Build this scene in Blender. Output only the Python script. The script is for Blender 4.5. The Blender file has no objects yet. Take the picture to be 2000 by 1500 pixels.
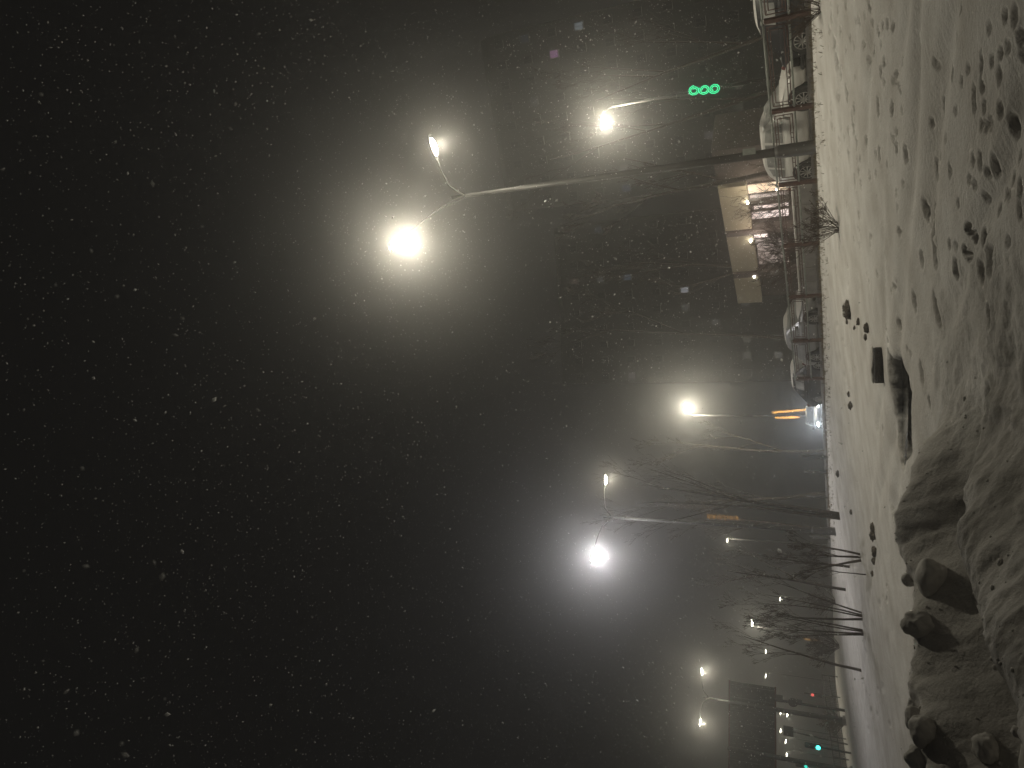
import bpy, math, random
import numpy as np
from mathutils import Vector, Matrix, noise as mnoise
random.seed(7)
rng = np.random.default_rng(11)
S = bpy.context.scene
COL = S.collection
PI = math.pi

# ------------------------------------------------------------------ camera
EYE = 1.6
F = 1400.0                       # focal length in photo pixels (2000 wide)
PITCH = math.atan(630.0 / F)
ROLL = math.radians(1.0)
cp, sp = math.cos(PITCH), math.sin(PITCH)
FW = Vector((0, cp, sp)); R0 = Vector((1, 0, 0)); U0 = Vector((0, -sp, cp))
RT = R0 * math.cos(ROLL) - U0 * math.sin(ROLL) * -1 * -1
RT = (R0 * math.cos(ROLL) + U0 * -math.sin(ROLL))
UP = (R0 * math.sin(ROLL) + U0 * math.cos(ROLL))
CAMP = Vector((0, 0, EYE))

def ray(px, py):
    """direction of the sight line through photo pixel (px, py); the photo lies on its side"""
    u = 1500 - py; v = px
    d = FW + RT * ((u - 750) / F) - UP * ((v - 1000) / F)
    return d

def at_plane_z(px, py, z):
    d = ray(px, py); k = (z - EYE) / d.z
    return CAMP + d * k

def at_dist(px, py, dist):
    """point on the sight line at horizontal distance dist"""
    d = ray(px, py); h = math.hypot(d.x, d.y)
    return CAMP + d * (dist / h)

def at_vec(px, py, a, b):
    """sight line meets the vertical plane a.x*X + a.y*Y = b"""
    d = ray(px, py); k = b / (a.x * d.x + a.y * d.y)
    return CAMP + d * k

cam = bpy.data.cameras.new('camera'); cam.sensor_width = 36; cam.sensor_fit = 'HORIZONTAL'
cam.lens = 36 * F / 2000; cam.clip_start = 0.05; cam.clip_end = 3000
cam.dof.use_dof = True; cam.dof.focus_distance = 22; cam.dof.aperture_fstop = 6.0
camo = bpy.data.objects.new('camera', cam); COL.objects.link(camo)
X, Y, Z = -UP, RT, -FW
camo.matrix_world = Matrix(((X.x, Y.x, Z.x, 0), (X.y, Y.y, Z.y, 0), (X.z, Y.z, Z.z, EYE), (0, 0, 0, 1)))
S.camera = camo

# road frame: t runs along the road to the far left, s runs across it away from the camera
TD = Vector((-0.552, 0.834, 0)); ND = Vector((0.834, 0.552, 0))
def st(s, t, z=0): return Vector((ND.x * s + TD.x * t, ND.y * s + TD.y * t, z))
def to_st(p): return p.x * ND.x + p.y * ND.y, p.x * TD.x + p.y * TD.y
SF = 17.3                        # the railing
ROADZ = 1.93

# ------------------------------------------------------------------ materials
def mat(name, col, rough=.7, var=.15, scale=6, bump=0.0, bscale=40, metal=0.0, spec=.5, detail=4):
    m = bpy.data.materials.new(name); m.use_nodes = True
    n = m.node_tree.nodes; l = m.node_tree.links; b = n['Principled BSDF']
    b.inputs['Roughness'].default_value = rough; b.inputs['Metallic'].default_value = metal
    b.inputs['Specular IOR Level'].default_value = spec
    tc = n.new('ShaderNodeTexCoord'); nz = n.new('ShaderNodeTexNoise')
    nz.inputs['Scale'].default_value = scale; nz.inputs['Detail'].default_value = detail
    l.new(tc.outputs['Object'], nz.inputs['Vector'])
    r = n.new('ShaderNodeValToRGB'); r.color_ramp.elements[0].position = .3; r.color_ramp.elements[1].position = .7
    r.color_ramp.elements[0].color = [c * (1 - var) for c in col] + [1]
    r.color_ramp.elements[1].color = [min(1, c * (1 + var)) for c in col] + [1]
    l.new(nz.outputs['Fac'], r.inputs['Fac']); l.new(r.outputs['Color'], b.inputs['Base Color'])
    if bump:
        n2 = n.new('ShaderNodeTexNoise'); n2.inputs['Scale'].default_value = bscale; n2.inputs['Detail'].default_value = 5
        l.new(tc.outputs['Object'], n2.inputs['Vector'])
        bp = n.new('ShaderNodeBump'); bp.inputs['Strength'].default_value = bump; bp.inputs['Distance'].default_value = .05
        l.new(n2.outputs['Fac'], bp.inputs['Height']); l.new(bp.outputs['Normal'], b.inputs['Normal'])
    return m

def emis(name, col, strength, base=(.02, .02, .02)):
    m = bpy.data.materials.new(name); m.use_nodes = True
    b = m.node_tree.nodes['Principled BSDF']
    b.inputs['Base Color'].default_value = (*base, 1)
    b.inputs['Emission Color'].default_value = (*col, 1); b.inputs['Emission Strength'].default_value = strength
    m.cycles.emission_sampling = 'NONE'
    return m

def snow_mat(name, dirt_and_shade=False):
    m = bpy.data.materials.new(name); m.use_nodes = True
    n = m.node_tree.nodes; l = m.node_tree.links; b = n['Principled BSDF']
    b.inputs['Roughness'].default_value = .75; b.inputs['Specular IOR Level'].default_value = .25
    tc = n.new('ShaderNodeTexCoord')
    n1 = n.new('ShaderNodeTexNoise'); n1.inputs['Scale'].default_value = 1.3; n1.inputs['Detail'].default_value = 6
    l.new(tc.outputs['Object'], n1.inputs['Vector'])
    r = n.new('ShaderNodeValToRGB')
    r.color_ramp.elements[0].position = .32; r.color_ramp.elements[1].position = .68
    r.color_ramp.elements[0].color = (.64, .61, .57, 1); r.color_ramp.elements[1].color = (.84, .82, .79, 1)
    l.new(n1.outputs['Fac'], r.inputs['Fac'])
    out = r.outputs['Color']
    if dirt_and_shade:  # painted bank shade first, then brown specks
        at = n.new('ShaderNodeAttribute'); at.attribute_name = 'shade_grime'  # mask mixing weak-lamplight shade, along with grimy plough tone, into the bank colour
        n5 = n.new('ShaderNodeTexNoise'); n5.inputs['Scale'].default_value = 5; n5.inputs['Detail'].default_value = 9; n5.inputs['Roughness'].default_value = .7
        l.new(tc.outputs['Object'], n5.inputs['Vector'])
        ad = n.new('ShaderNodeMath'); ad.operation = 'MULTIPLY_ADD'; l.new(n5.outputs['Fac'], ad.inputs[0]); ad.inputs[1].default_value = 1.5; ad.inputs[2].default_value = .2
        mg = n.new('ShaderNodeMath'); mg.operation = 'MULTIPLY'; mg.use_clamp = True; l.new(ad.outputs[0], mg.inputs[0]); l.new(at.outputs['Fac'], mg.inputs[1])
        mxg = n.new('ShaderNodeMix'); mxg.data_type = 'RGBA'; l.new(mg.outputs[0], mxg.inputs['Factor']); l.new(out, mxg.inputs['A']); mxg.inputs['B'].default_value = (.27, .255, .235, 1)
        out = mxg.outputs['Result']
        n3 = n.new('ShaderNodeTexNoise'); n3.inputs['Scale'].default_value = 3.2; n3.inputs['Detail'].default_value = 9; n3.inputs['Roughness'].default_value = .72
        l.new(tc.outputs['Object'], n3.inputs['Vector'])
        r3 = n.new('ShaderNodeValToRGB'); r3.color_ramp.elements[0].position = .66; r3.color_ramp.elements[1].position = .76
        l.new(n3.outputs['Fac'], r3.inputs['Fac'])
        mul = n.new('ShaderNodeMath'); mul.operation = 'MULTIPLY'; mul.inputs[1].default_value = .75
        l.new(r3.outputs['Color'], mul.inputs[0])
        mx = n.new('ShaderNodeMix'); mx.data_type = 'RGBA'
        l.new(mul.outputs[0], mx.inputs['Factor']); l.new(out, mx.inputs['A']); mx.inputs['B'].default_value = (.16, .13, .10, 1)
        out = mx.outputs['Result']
    l.new(out, b.inputs['Base Color'])
    n2 = n.new('ShaderNodeTexNoise'); n2.inputs['Scale'].default_value = 18; n2.inputs['Detail'].default_value = 8; n2.inputs['Roughness'].default_value = .65
    l.new(tc.outputs['Object'], n2.inputs['Vector'])
    bp = n.new('ShaderNodeBump'); bp.inputs['Strength'].default_value = .55; bp.inputs['Distance'].default_value = .035
    l.new(n2.outputs['Fac'], bp.inputs['Height']); l.new(bp.outputs['Normal'], b.inputs['Normal'])
    return m

M = dict(
    ground=snow_mat('ground_snow', True), snow=snow_mat('fresh_snow'), shaded_dirty_snow=mat('shaded_dirty_ploughed_snow', (.58, .56, .53), .85, .35, 4, .35, 9, detail=9),  # chunk snow darkened in colour: dim bank light put in with the plough soiling
    pole=mat('painted_steel', (.05, .048, .044), .5, .25, 3, .1),
    rust=mat('rust_red_paint', (.105, .055, .044), .65, .35, 9, .25),
    rail=mat('grey_green_paint', (.24, .26, .235), .5, .2, 12, .1),
    bark=mat('bark', (.075, .058, .045), .9, .4, 14, .6, 60),
    twig=mat('twig', (.085, .062, .048), .9, .3, 10),
    grass=mat('dry_grass', (.16, .125, .07), .9, .4, 3),
    earth=mat('frozen_earth', (.13, .112, .092), .95, .7, 9, .8, 25),
    concrete=mat('concrete', (.30, .285, .27), .85, .2, 3, .3),
    darkconcrete=mat('wet_concrete', (.065, .06, .055), .6, .4, 8, .4),
    beige=mat('beige_fascia', (.36, .32, .22), .7, .08, 1.5, .05),
    brick=mat('brown_brick', (.07, .055, .046), .85, .3, 5, .3),
    brown=mat('brown_pillar', (.115, .09, .076), .7, .2, 4),
    car_white=mat('white_car_paint', (.62, .61, .58), .28, .05, 2),
    car_dark=mat('dark_car_paint', (.03, .03, .033), .3, .1, 2),
    car_grey=mat('silver_car_paint', (.28, .28, .28), .3, .08, 2),
    plastic=mat('black_plastic', (.025, .025, .025), .6, .3, 8),
    glass=mat('car_glass', (.025, .028, .028), .12, .1, 2, spec=.7),
    frosted=mat('snow_frosted_glass', (.30, .30, .285), .55, .55, 2.2),
    tyre=mat('tyre_rubber', (.022, .021, .02), .85, .3, 12),
    rim=mat('alloy', (.34, .33, .31), .4, .2, 12, metal=.7),
    block=mat('panel_block', (.05, .049, .045), .85, .15, .6, .1),
    block_dark=mat('window_dark', (.015, .016, .018), .2, .2, 1),
    frame=mat('window_frame', (.052, .051, .047), .6, .1, 4),
    signback=mat('galvanised_back', (.085, .085, .08), .6, .3, 4),
    signedge=mat('red_edge', (.13, .035, .03), .7, .3, 4),
    water=mat('dark_water', (.012, .012, .011), .08, .3, 3, spec=.8),
)
WARM = (1, .925, .73); COOL = (1.0, .97, .985)
M['lens_warm'] = emis('lamp_lens_warm', (1, .93, .72), 45)
M['lens_cool'] = emis('lamp_lens_cool', (.95, .96, 1), 45)
M['lens_far'] = emis('lamp_lens_far', (1, .94, .74), 30)
M['lens_hidden'] = M['lens_warm']
M['head'] = emis('headlight_lit', (.92, .97, 1), 60)
M['green'] = emis('green_led', (.04, 1, .38), 3.0)
M['orange'] = emis('orange_led', (1, .48, .1), 2.2)
M['cyan'] = emis('signal_green', (.05, 1, .8), 8)
M['redled'] = emis('signal_red', (1, .12, .1), 1.4)
M['magenta'] = emis('magenta_led', (1, .05, .9), 4)

def shopglass(name, c1, c2, strength, scale=1.4):
    m = bpy.data.materials.new(name); m.use_nodes = True
    n = m.node_tree.nodes; l = m.node_tree.links; b = n['Principled BSDF']
    tc = n.new('ShaderNodeTexCoord'); nz = n.new('ShaderNodeTexNoise'); nz.inputs['Scale'].default_value = scale; nz.inputs['Detail'].default_value = 5
    l.new(tc.outputs['Object'], nz.inputs['Vector'])
    r = n.new('ShaderNodeValToRGB'); r.color_ramp.elements[0].position = .38; r.color_ramp.elements[1].position = .62
    r.color_ramp.elements[0].color = (*c1, 1); r.color_ramp.elements[1].color = (*c2, 1)
    l.new(nz.outputs['Fac'], r.inputs['Fac']); l.new(r.outputs['Color'], b.inputs['Emission Color'])
    b.inputs['Emission Strength'].default_value = strength; b.inputs['Base Color'].default_value = (.05, .05, .05, 1); b.inputs['Roughness'].default_value = .2
    m.cycles.emission_sampling = 'NONE'
    return m
M['shop1'] = shopglass('lit_shop_bright', (.75, .55, .36), (1, .84, .62), 1.5, .5)
M['shop2'] = shopglass('lit_shop_dim', (.26, .2, .17), (.68, .56, .5), 1.0, .35)
M['shop3'] = shopglass('lit_shop_pink', (.5, .37, .32), (1, .84, .78), 1.5, .45)

# ------------------------------------------------------------------ mesh helpers
class MB:
    def __init__(s): s.v = []; s.f = []
    def add(s, vs, fs):
        b = len(s.v); s.v += [tuple(v) for v in vs]; s.f += [tuple(i + b for i in f) for f in fs]
    def box(s, c, size, rz=0, bev=0.0):
        hx, hy, hz = size[0] / 2, size[1] / 2, size[2] / 2
        b = min(bev, hx * .9, hy * .9, hz * .9)
        co, sn = math.cos(rz), math.sin(rz)
        if b <= 0:
            pts = [(x, y, z) for z in (-hz, hz) for x, y in ((-hx, -hy), (hx, -hy), (hx, hy), (-hx, hy))]
            fs = [(0, 3, 2, 1), (4, 5, 6, 7), (0, 1, 5, 4), (1, 2, 6, 5), (2, 3, 7, 6), (3, 0, 4, 7)]
        else:
            def ring(ix, iy, z):
                ax, ay = hx - ix, hy - iy
                return [(-ax + b, -ay, z), (ax - b, -ay, z), (ax, -ay + b, z), (ax, ay - b, z), (ax - b, ay, z), (-ax + b, ay, z), (-ax, ay - b, z), (-ax, -ay + b, z)]
            rs = [ring(b * .8, b * .8, -hz), ring(0, 0, -hz + b), ring(0, 0, hz - b), ring(b * .8, b * .8, hz)]
            pts = sum(rs, []); fs = [tuple(range(7, -1, -1)), tuple(24 + i for i in range(8))]
            for k in range(3):
                for i in range(8): j = (i + 1) % 8; fs.append((k * 8 + i, k * 8 + j, k * 8 + 8 + j, k * 8 + 8 + i))
        s.add([(c[0] + x * co - y * sn, c[1] + x * sn + y * co, c[2] + z) for x, y, z in pts], fs)
    def tube(s, pts, rad, n=6, caps=True):
        pts = [Vector(p) for p in pts]
        if not hasattr(rad, '__len__'): rad = [rad] * len(pts)
        vs = []; up = None
        for i, p in enumerate(pts):
            d = (pts[min(i + 1, len(pts) - 1)] - pts[max(i - 1, 0)])
            if d.length < 1e-9: d = Vector((0, 0, 1))
            d.normalize()
            if up is None:
                up = d.orthogonal().normalized()
            else:
                up = (up - d * up.dot(d))
                up = up.normalized() if up.length > 1e-6 else d.orthogonal().normalized()
            w = d.cross(up)
            for k in range(n):
                a = 2 * PI * k / n
                vs.append(p + (up * math.cos(a) + w * math.sin(a)) * rad[i])
        fs = []
        for i in range(len(pts) - 1):
            for k in range(n):
                j = (k + 1) % n; fs.append((i * n + k, i * n + j, i * n + n + j, i * n + n + k))
        if caps:
            fs.append(tuple(range(n - 1, -1, -1))); e = (len(pts) - 1) * n; fs.append(tuple(e + k for k in range(n)))
        s.add(vs, fs)
    def lathe(s, axis0, axisd, prof, n=20):
        """prof: list of (along, radius)"""
        a0 = Vector(axis0); d = Vector(axisd).normalized(); u = d.orthogonal().normalized(); w = d.cross(u)
        vs = []
        for (h, r) in prof:
            for k in range(n):
                a = 2 * PI * k / n; vs.append(a0 + d * h + (u * math.cos(a) + w * math.sin(a)) * max(r, 1e-4))
        fs = []
        for i in range(len(prof) - 1):
            for k in range(n):
                j = (k + 1) % n; fs.append((i * n + k, i * n + j, i * n + n + j, i * n + n + k))
        fs.append(tuple(range(n - 1, -1, -1))); e = (len(prof) - 1) * n; fs.append(tuple(e + k for k in range(n)))
        s.add(vs, fs)
    def blob(s, c, r, seed=0, amp=.3, sub=3, squash=(1, 1, 1), freq=1.6):
        import bmesh
        bm = bmesh.new(); bmesh.ops.create_icosphere(bm, subdivisions=sub, radius=1)
        o = Vector((seed * 3.1, seed * 1.7, seed * 5.3)); vs = []
        for v in bm.verts:
            k = 1 + amp * mnoise.fractal(v.co * freq + o, .8, 2.1, 4)
            vs.append((c[0] + v.co.x * r * k * squash[0], c[1] + v.co.y * r * k * squash[1], c[2] + v.co.z * r * k * squash[2]))
        bm.verts.index_update(); fs = [tuple(v.index for v in f.verts) for f in bm.faces]; bm.free()
        s.add(vs, fs)
    def build(s, name, material, parent=None, smooth=False, loc=None):
        me = bpy.data.meshes.new(name)
        o0 = Vector(loc) if loc is not None else Vector((0, 0, 0))
        me.from_pydata([tuple(Vector(v) - o0) for v in s.v], [], s.f); me.update()
        me.materials.append(material)
        if smooth: me.polygons.foreach_set('use_smooth', [True] * len(me.polygons))
        o = bpy.data.objects.new(name, me); COL.objects.link(o); o.location = o0
        if parent is not None: o.parent = parent
        return o

def tag(o, label=None, cat=None, group=None, kind=None):
    if label: o['label'] = label
    if cat: o['category'] = cat
    if group: o['group'] = group
    if kind: o['kind'] = kind
    return o
def thing(name, label, cat, loc=(0, 0, 0), rz=0, group=None):
    o = bpy.data.objects.new(name, None); COL.objects.link(o); o.location = loc; o.rotation_euler = (0, 0, rz); o.empty_display_size = .2
    return tag(o, label, cat, group)
def copy_tree(o, parent=None):
    c = o.copy(); COL.objects.link(c); c.parent = parent
    for ch in [x for x in bpy.data.objects if x.parent == o]: copy_tree(ch, c)
    return c
def smoothmod(o, lv=1):
    m = o.modifiers.new('sub', 'SUBSURF'); m.levels = lv; m.render_levels = lv
    return o

# ------------------------------------------------------------------ ground
_perm = rng.permutation(512); _val = rng.random(512)
def vnoise(x, y):
    xi = np.floor(x).astype(int); yi = np.floor(y).astype(int); fx = x - xi; fy = y - yi
    fx = fx * fx * fx * (fx * (fx * 6 - 15) + 10); fy = fy * fy * fy * (fy * (fy * 6 - 15) + 10)
    def h(a, b): return _val[_perm[(_perm[a & 511] + b) & 511]]
    return (h(xi, yi) * (1 - fx) + h(xi + 1, yi) * fx) * (1 - fy) + (h(xi, yi + 1) * (1 - fx) + h(xi + 1, yi + 1) * fx) * fy - .5
def fbm(x, y, o=4, g=.5):
    s = 0; a = 1
    for i in range(o): s = s + a * vnoise(x * 2 ** i + i * 17.3, y * 2 ** i + i * 9.1); a *= g
    return s

def base_h(x, y):
    s = x * ND.x + y * ND.y
    q = np.clip(s / 16.6, 0, 1)
    z = ROADZ * q ** 1.15
    z = z + np.clip((s + 2) / 6, -1, 0) * .15
    return z
def hit(px, py, lift=0.0):
    """where the sight line meets the plain slope"""
    d = ray(px, py); lo = .5
    k = .5
    while k < 400:
        p = CAMP + d * k
        if p.z <= float(base_h(np.array(p.x), np.array(p.y))) + lift:
            a, b = lo, k
            for _ in range(30):
                m = (a + b) / 2; p = CAMP + d * m
                if p.z <= float(base_h(np.array(p.x), np.array(p.y))) + lift: b = m
                else: a = m
            return CAMP + d * b
        lo = k; k *= 1.02
    return CAMP + d * 60

def poly_dist(x, y, pts):
    """distance to a polyline, signed side not kept; also the height along it"""
    best = np.full(x.shape, 1e9); hv = np.zeros(x.shape); pos = np.zeros(x.shape); sd = np.zeros(x.shape)
    acc = 0
    for (a, b) in zip(pts[:-1], pts[1:]):
        ax, ay, ah = a; bx, by, bh = b; dx, dy = bx - ax, by - ay; L = math.hypot(dx, dy)
        t = np.clip(((x - ax) * dx + (y - ay) * dy) / (L * L), 0, 1)
        d = np.hypot(x - ax - dx * t, y - ay - dy * t); m = d < best
        side = np.sign((x - ax) * dy - (y - ay) * dx)
        best = np.where(m, d, best); hv = np.where(m, ah + (bh - ah) * t, hv); pos = np.where(m, acc + L * t, pos); sd = np.where(m, side, sd)
        acc += L
    return best, hv, pos, sd

def pd(px, py, d): p = at_dist(px, py, d); return p
# ploughed snow ridge in the near left: crest points from (pixel, distance); height above the slope kept
def crest(rows):
    out = []
    for px, py, d in rows:
        p = pd(px, py, d); out.append((p.x, p.y, p.z - float(base_h(np.array(p.x), np.array(p.y)))))
    return out
R1 = crest([(1800, 870, 8.6), (1772, 940, 8.3), (1745, 1010, 8.1), (1738, 1075, 8.0), (1760, 1150, 7.6), (1766, 1240, 7.3), (1766, 1330, 7.1), (1788, 1430, 6.8), (1800, 1540, 6.6), (1830, 1700, 6.0)])
R1 = [(R1[0][0] + .5, R1[0][1] + .2, 0.02)] + R1
R2 = crest([(1830, 930, 6.9), (1850, 1040, 6.3), (1885, 1150, 5.8), (1915, 1270, 5.2), (1950, 1390, 4.7), (1990, 1480, 4.3), (2050, 1600, 3.9)])
R2[0] = (R2[0][0], R2[0][1], R2[0][2] * .6)
DITCH = [hit(1752, 745), hit(1759, 795), hit(1761, 848)]
DP = [(p.x, p.y, 0) for p in DITCH]
SLAB = hit(1724, 713)
TR1 = [(p.x, p.y, 0) for p in (hit(1793, -60), hit(1790, 150), hit(1786, 300), hit(1770, 520), hit(1755, 700), hit(1748, 860), hit(1716, 980), hit(1709, 1080), hit(1700, 1150), hit(1690, 1280), hit(1683, 1420))]

def full_h(x, y):
    z = base_h(x, y)
    s = x * ND.x + y * ND.y; t = x * TD.x + y * TD.y
    r = np.hypot(x, y)
    off = np.clip((17.0 - s) / 2, 0, 1)
    z = z + off * (fbm(s * .35, t * .22, 3) * .10 + fbm(s * 1.6, t * .5, 4) * .032 + fbm(x * 5, y * 5, 3) * .008)
    z = z + (1 - off) * fbm(x * .8, y * .8, 3) * .03
    # ridge 1
    d, h, pos, sd = poly_dist(x, y, R1)
    wob = fbm(x * 2.3, y * 2.3, 4)
    back = np.where(sd > 0, 1, 0)
    wid = np.where(sd * 1.0 < 0, .5, .75)
    z = z + np.clip(h + wob * .10, 0, 2) * np.exp(-(d / wid) ** 2)
    d2, h2, pos2, sd2 = poly_dist(x, y, R2)
    z2 = base_h(x, y) + np.clip(h2 + wob * .05, 0, 2) * np.exp(-(d2 / .62) ** 2)
    z = np.maximum(z, z2 * .999) * .35 + .65 * (np.log(np.exp(z * 9) + np.exp(z2 * 9)) / 9 - .05)
    # rough chunky snow in the near left
    left = np.clip((-x + .25 * y - .2) / 1.5, 0, 1) * np.clip((10 - r) / 3, 0, 1)
    z = z + left * (np.abs(fbm(x * 2.2, y * 2.2, 3)) * -.10 + fbm(x * 6, y * 6, 4) * .026 - np.abs(fbm(x * 15, y * 15, 3)) * .012)
    # trench line
    d3, _, p3, _ = poly_dist(x, y, TR1)
    z = z - .055 * np.exp(-(d3 / .16) ** 2) * (.6 + 1.2 * fbm(p3 * .9, p3 * 0 + 3.3, 3)) + .015 * np.exp(-((d3 - .42) / .2) ** 2)
    # open ditch
    d4, _, _, _ = poly_dist(x, y, DP)
    z = z - .34 * np.clip((.52 + wob * .2 - d4) / .16, 0, 1)
    dlen = np.hypot(x, y) + 1e-6; xs_ = x + x / dlen * .55; ys_ = y + y / dlen * .55
    d5, _, _, _ = poly_dist(xs_, ys_, DP)
    z = z - .13 * np.clip((.55 - d5) / .4, 0, 1)
    # ruts running along the road
    for s0, t0, t1, w, dep in ((12.6, -10, 22, .16, .05), (10.1, -12, 16, .2, .06), (8.2, -9, 14, .15, .05), (6.6, -9, 14, .22, .06), (5.3, -8, 10, .18, .06)):
        sw = s0 + fbm(t * .25, t * 0 + s0, 3) * 1.1
        z = z - dep * np.exp(-((s - sw) / w) ** 2) * np.clip(vnoise(t * .8 + s0 * 5, t * 0 + .5) * 3 + .6, 0, 1) * (t > t0) * (t < t1)
    # the shop-side road surface: packed tyre ruts
    for s0 in (20.5, 22.2, 25.0, 26.8):
        z = z - .03 * np.exp(-((s - s0 - fbm(t * .1, t * 0 + s0, 2) * .5) / .25) ** 2)
    return z

# footprints: (x, y, heading, length, width, depth)
PRINTS = []
def trail(pix, step=.62, spread=.11, jitter=.06, size=1.0):
    pts = [hit(*p) for p in pix]
    side = 1; carry = 0
    for a, b in zip(pts[:-1], pts[1:]):
        d = (b - a); d.z = 0; L = d.length; d.normalize(); w = Vector((-d.y, d.x, 0)); k = carry
        while k < L:
            p = a + d * k + w * (side * spread + random.gauss(0, jitter))
            if p.length > 2.5:
                PRINTS.append((p.x, p.y, math.atan2(d.y, d.x) + random.gauss(0, .2), .135 * size * random.uniform(.85, 1.15), .065 * size, random.uniform(.035, .07)))
            side = -side; k += step * random.uniform(.8, 1.2)
        carry = k - L
def dent(px, py, lpx, D=.09, wk=1.0):
    p = hit(px, py)
    d = math.hypot(p.x, p.y)
    if d < 2.2: return
    a = math.atan2(p.y, p.x) - PI / 2 + random.gauss(0, .12)
    PRINTS.append((p.x, p.y, a, max(.05, lpx / F * d * .5), (.042 + .007 * d) * wk, D * (.38 + .06 * d)))
for cx, cy, L in ((220, 55, 60), (510, 90, 70), (565, 90, 120), (590, 215, 90), (590, 320, 80), (485, 310, 50), (430, 355, 50), (475, 440, 110), (385, 620, 80), (370, 730, 70), (400, 740, 60), (425, 720, 80), (480, 640, 100), (525, 740, 140), (320, 940, 80), (365, 940, 110), (435, 970, 130), (400, 1010, 60), (560, 920, 90), (520, 1050, 80), (475, 1145, 60), (590, 1100, 120), (590, 1230, 120), (285, 1340, 60), (315, 1390, 80), (370, 1400, 90), (265, 1465, 60), (440, 1230, 70), (300, 1050, 50), (330, 1080, 50), (230, 1190, 50), (370, 1160, 40)):
    dent(1800 + cx / 3, cy / 3, L / 3 * .9, .052, .62)
for cx, cy, L in ((365, 380, 150), (325, 580, 150), (180, 430, 100), (105, 640, 110), (70, 1000, 120), (55, 720, 60), (100, 920, 80), (70, 1290, 180), (30, 1250, 90), (180, 1000, 90)):
    dent(1800 + cx / 3, cy / 3, L / 3, .06, .45)
for cx, cy, L in ((800, 60, 60), (765, 110, 70), (780, 270, 80), (820, 195, 40), (750, 190, 40), (880, 245, 30), (970, 290, 40), (1035, 320, 60), (1110, 400, 50), (1090, 460, 60), (1175, 490, 40), (790, 390, 100), (825, 460, 80), (860, 600, 90), (905, 700, 60), (895, 760, 60), (905, 840, 70), (870, 850, 40), (925, 930, 70), (870, 1010, 60), (915, 1180, 80), (960, 1200, 50), (945, 1120, 40), (1075, 690, 100), (1155, 700, 80), (1065, 200, 30), (1095, 165, 30), (1130, 150, 50), (1165, 170, 40), (1315, 230, 60), (1170, 520, 40), (1245, 1000, 100), (1085, 1000, 80), (1190, 960, 60), (990, 920, 60), (1030, 1140, 40), (850, 30, 40), (1000, 30, 60), (1010, 560, 60)):
    dent(1400 + cx / 3.333, cy / 3.333, L / 3.333, .10, .8)
for cx, cy, L in ((325, 110, 40), (328, 190, 40), (335, 265, 30), (400, 220, 25), (665, 80, 100), (710, 180, 100), (655, 340, 80), (720, 300, 150), (800, 260, 50), (830, 390, 100), (880, 295, 40), (900, 325, 50), (900, 180, 60), (925, 225, 60), (970, 225, 80), (620, 560, 100), (730, 600, 160), (655, 940, 120), (700, 1090, 60), (450, 1230, 40), (545, 1400, 40), (520, 480, 30), (470, 330, 60), (545, 190, 40), (470, 700, 40), (490, 840, 60), (530, 680, 50), (300, 910, 25), (285, 1100, 30)):
    dent(1560 + cx / 2.68, 380 + cy / 2.68, L / 2.68, .09, .8)
for cx, cy, L in ((740, 1370, 110), (850, 1230, 90), (1010, 350, 140), (960, 410, 110), (1000, 640, 120), (1040, 1080, 150)):
    dent(1560 + cx / 2.68, 380 + cy / 2.68, L / 2.68, .075, 1.1)
def scatter(n, x0, x1, y0, y1, D=.05):
    for _ in range(n): dent(random.uniform(x0, x1), random.uniform(y0, y1), random.uniform(5, 14), D, .6)
scatter(34, 1618, 1770, 0, 330); scatter(30, 1640, 1790, 330, 760); scatter(20, 1612, 1640, 100, 700, .06); scatter(26, 1650, 1740, 900, 1450, .06); scatter(16, 1800, 1990, 30, 500, .04)

def prints_h(x, y, z):
    xf = x.ravel(); yf = y.ravel(); zf = z.ravel().copy()
    r = np.hypot(xf, yf); order = np.argsort(r); rs = r[order]
    for (fx, fy, a, L, W, D) in PRINTS:
        rr = math.hypot(fx, fy); i0, i1 = np.searchsorted(rs, [rr - .6, rr + .6]); ix = order[i0:i1]
        dx = xf[ix] - fx; dy = yf[ix] - fy; c, s = math.cos(a), math.sin(a)
        e = np.sqrt(((dx * c + dy * s) / L) ** 2 + ((-dx * s + dy * c) / W) ** 2)
        q = np.clip((1.25 - e) / .8, 0, 1); zf[ix] -= D * (q * q * (3 - 2 * q)) - .15 * D * np.exp(-((e - 1.35) / .25) ** 2)
    return zf.reshape(z.shape)

ang = np.radians(np.concatenate([np.arange(-180, -52, 4.0), np.arange(-52, 52, .17), np.arange(52, 180, 4.0)]))
nr = 720
rad = np.concatenate([np.geomspace(.35, 2.6, 110, False), np.geomspace(2.6, 20, 500, False), np.geomspace(20, 420, 190)]); nr = len(rad)
A, Rr = np.meshgrid(ang, rad)
GX = Rr * np.sin(A); GY = Rr * np.cos(A)
GZ = prints_h(GX, GY, full_h(GX, GY))
na = len(ang)
verts = np.stack([GX.ravel(), GY.ravel(), GZ.ravel()], 1)
c0 = len(verts); verts = np.vstack([verts, [[0, 0, float(GZ[0].mean())]]])
i = np.arange(nr - 1)[:, None]; j = np.arange(na)[None, :]; j2 = (j + 1) % na
quads = np.stack([i * na + j, i * na + j2, (i + 1) * na + j2, (i + 1) * na + j], -1).reshape(-1, 4)
quads = quads[:, ::-1]
tris = np.stack([np.full(na, c0), (np.arange(na) + 1) % na, np.arange(na)], 1)[:, ::-1]
tris = tris[:, ::-1]
me = bpy.data.meshes.new('snow_ground')
me.vertices.add(len(verts)); me.vertices.foreach_set('co', verts.ravel())
nl = quads.size + tris.size
me.loops.add(nl); me.loops.foreach_set('vertex_index', np.concatenate([quads.ravel(), tris.ravel()]).astype(np.int32))
me.polygons.add(len(quads) + len(tris))
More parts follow.
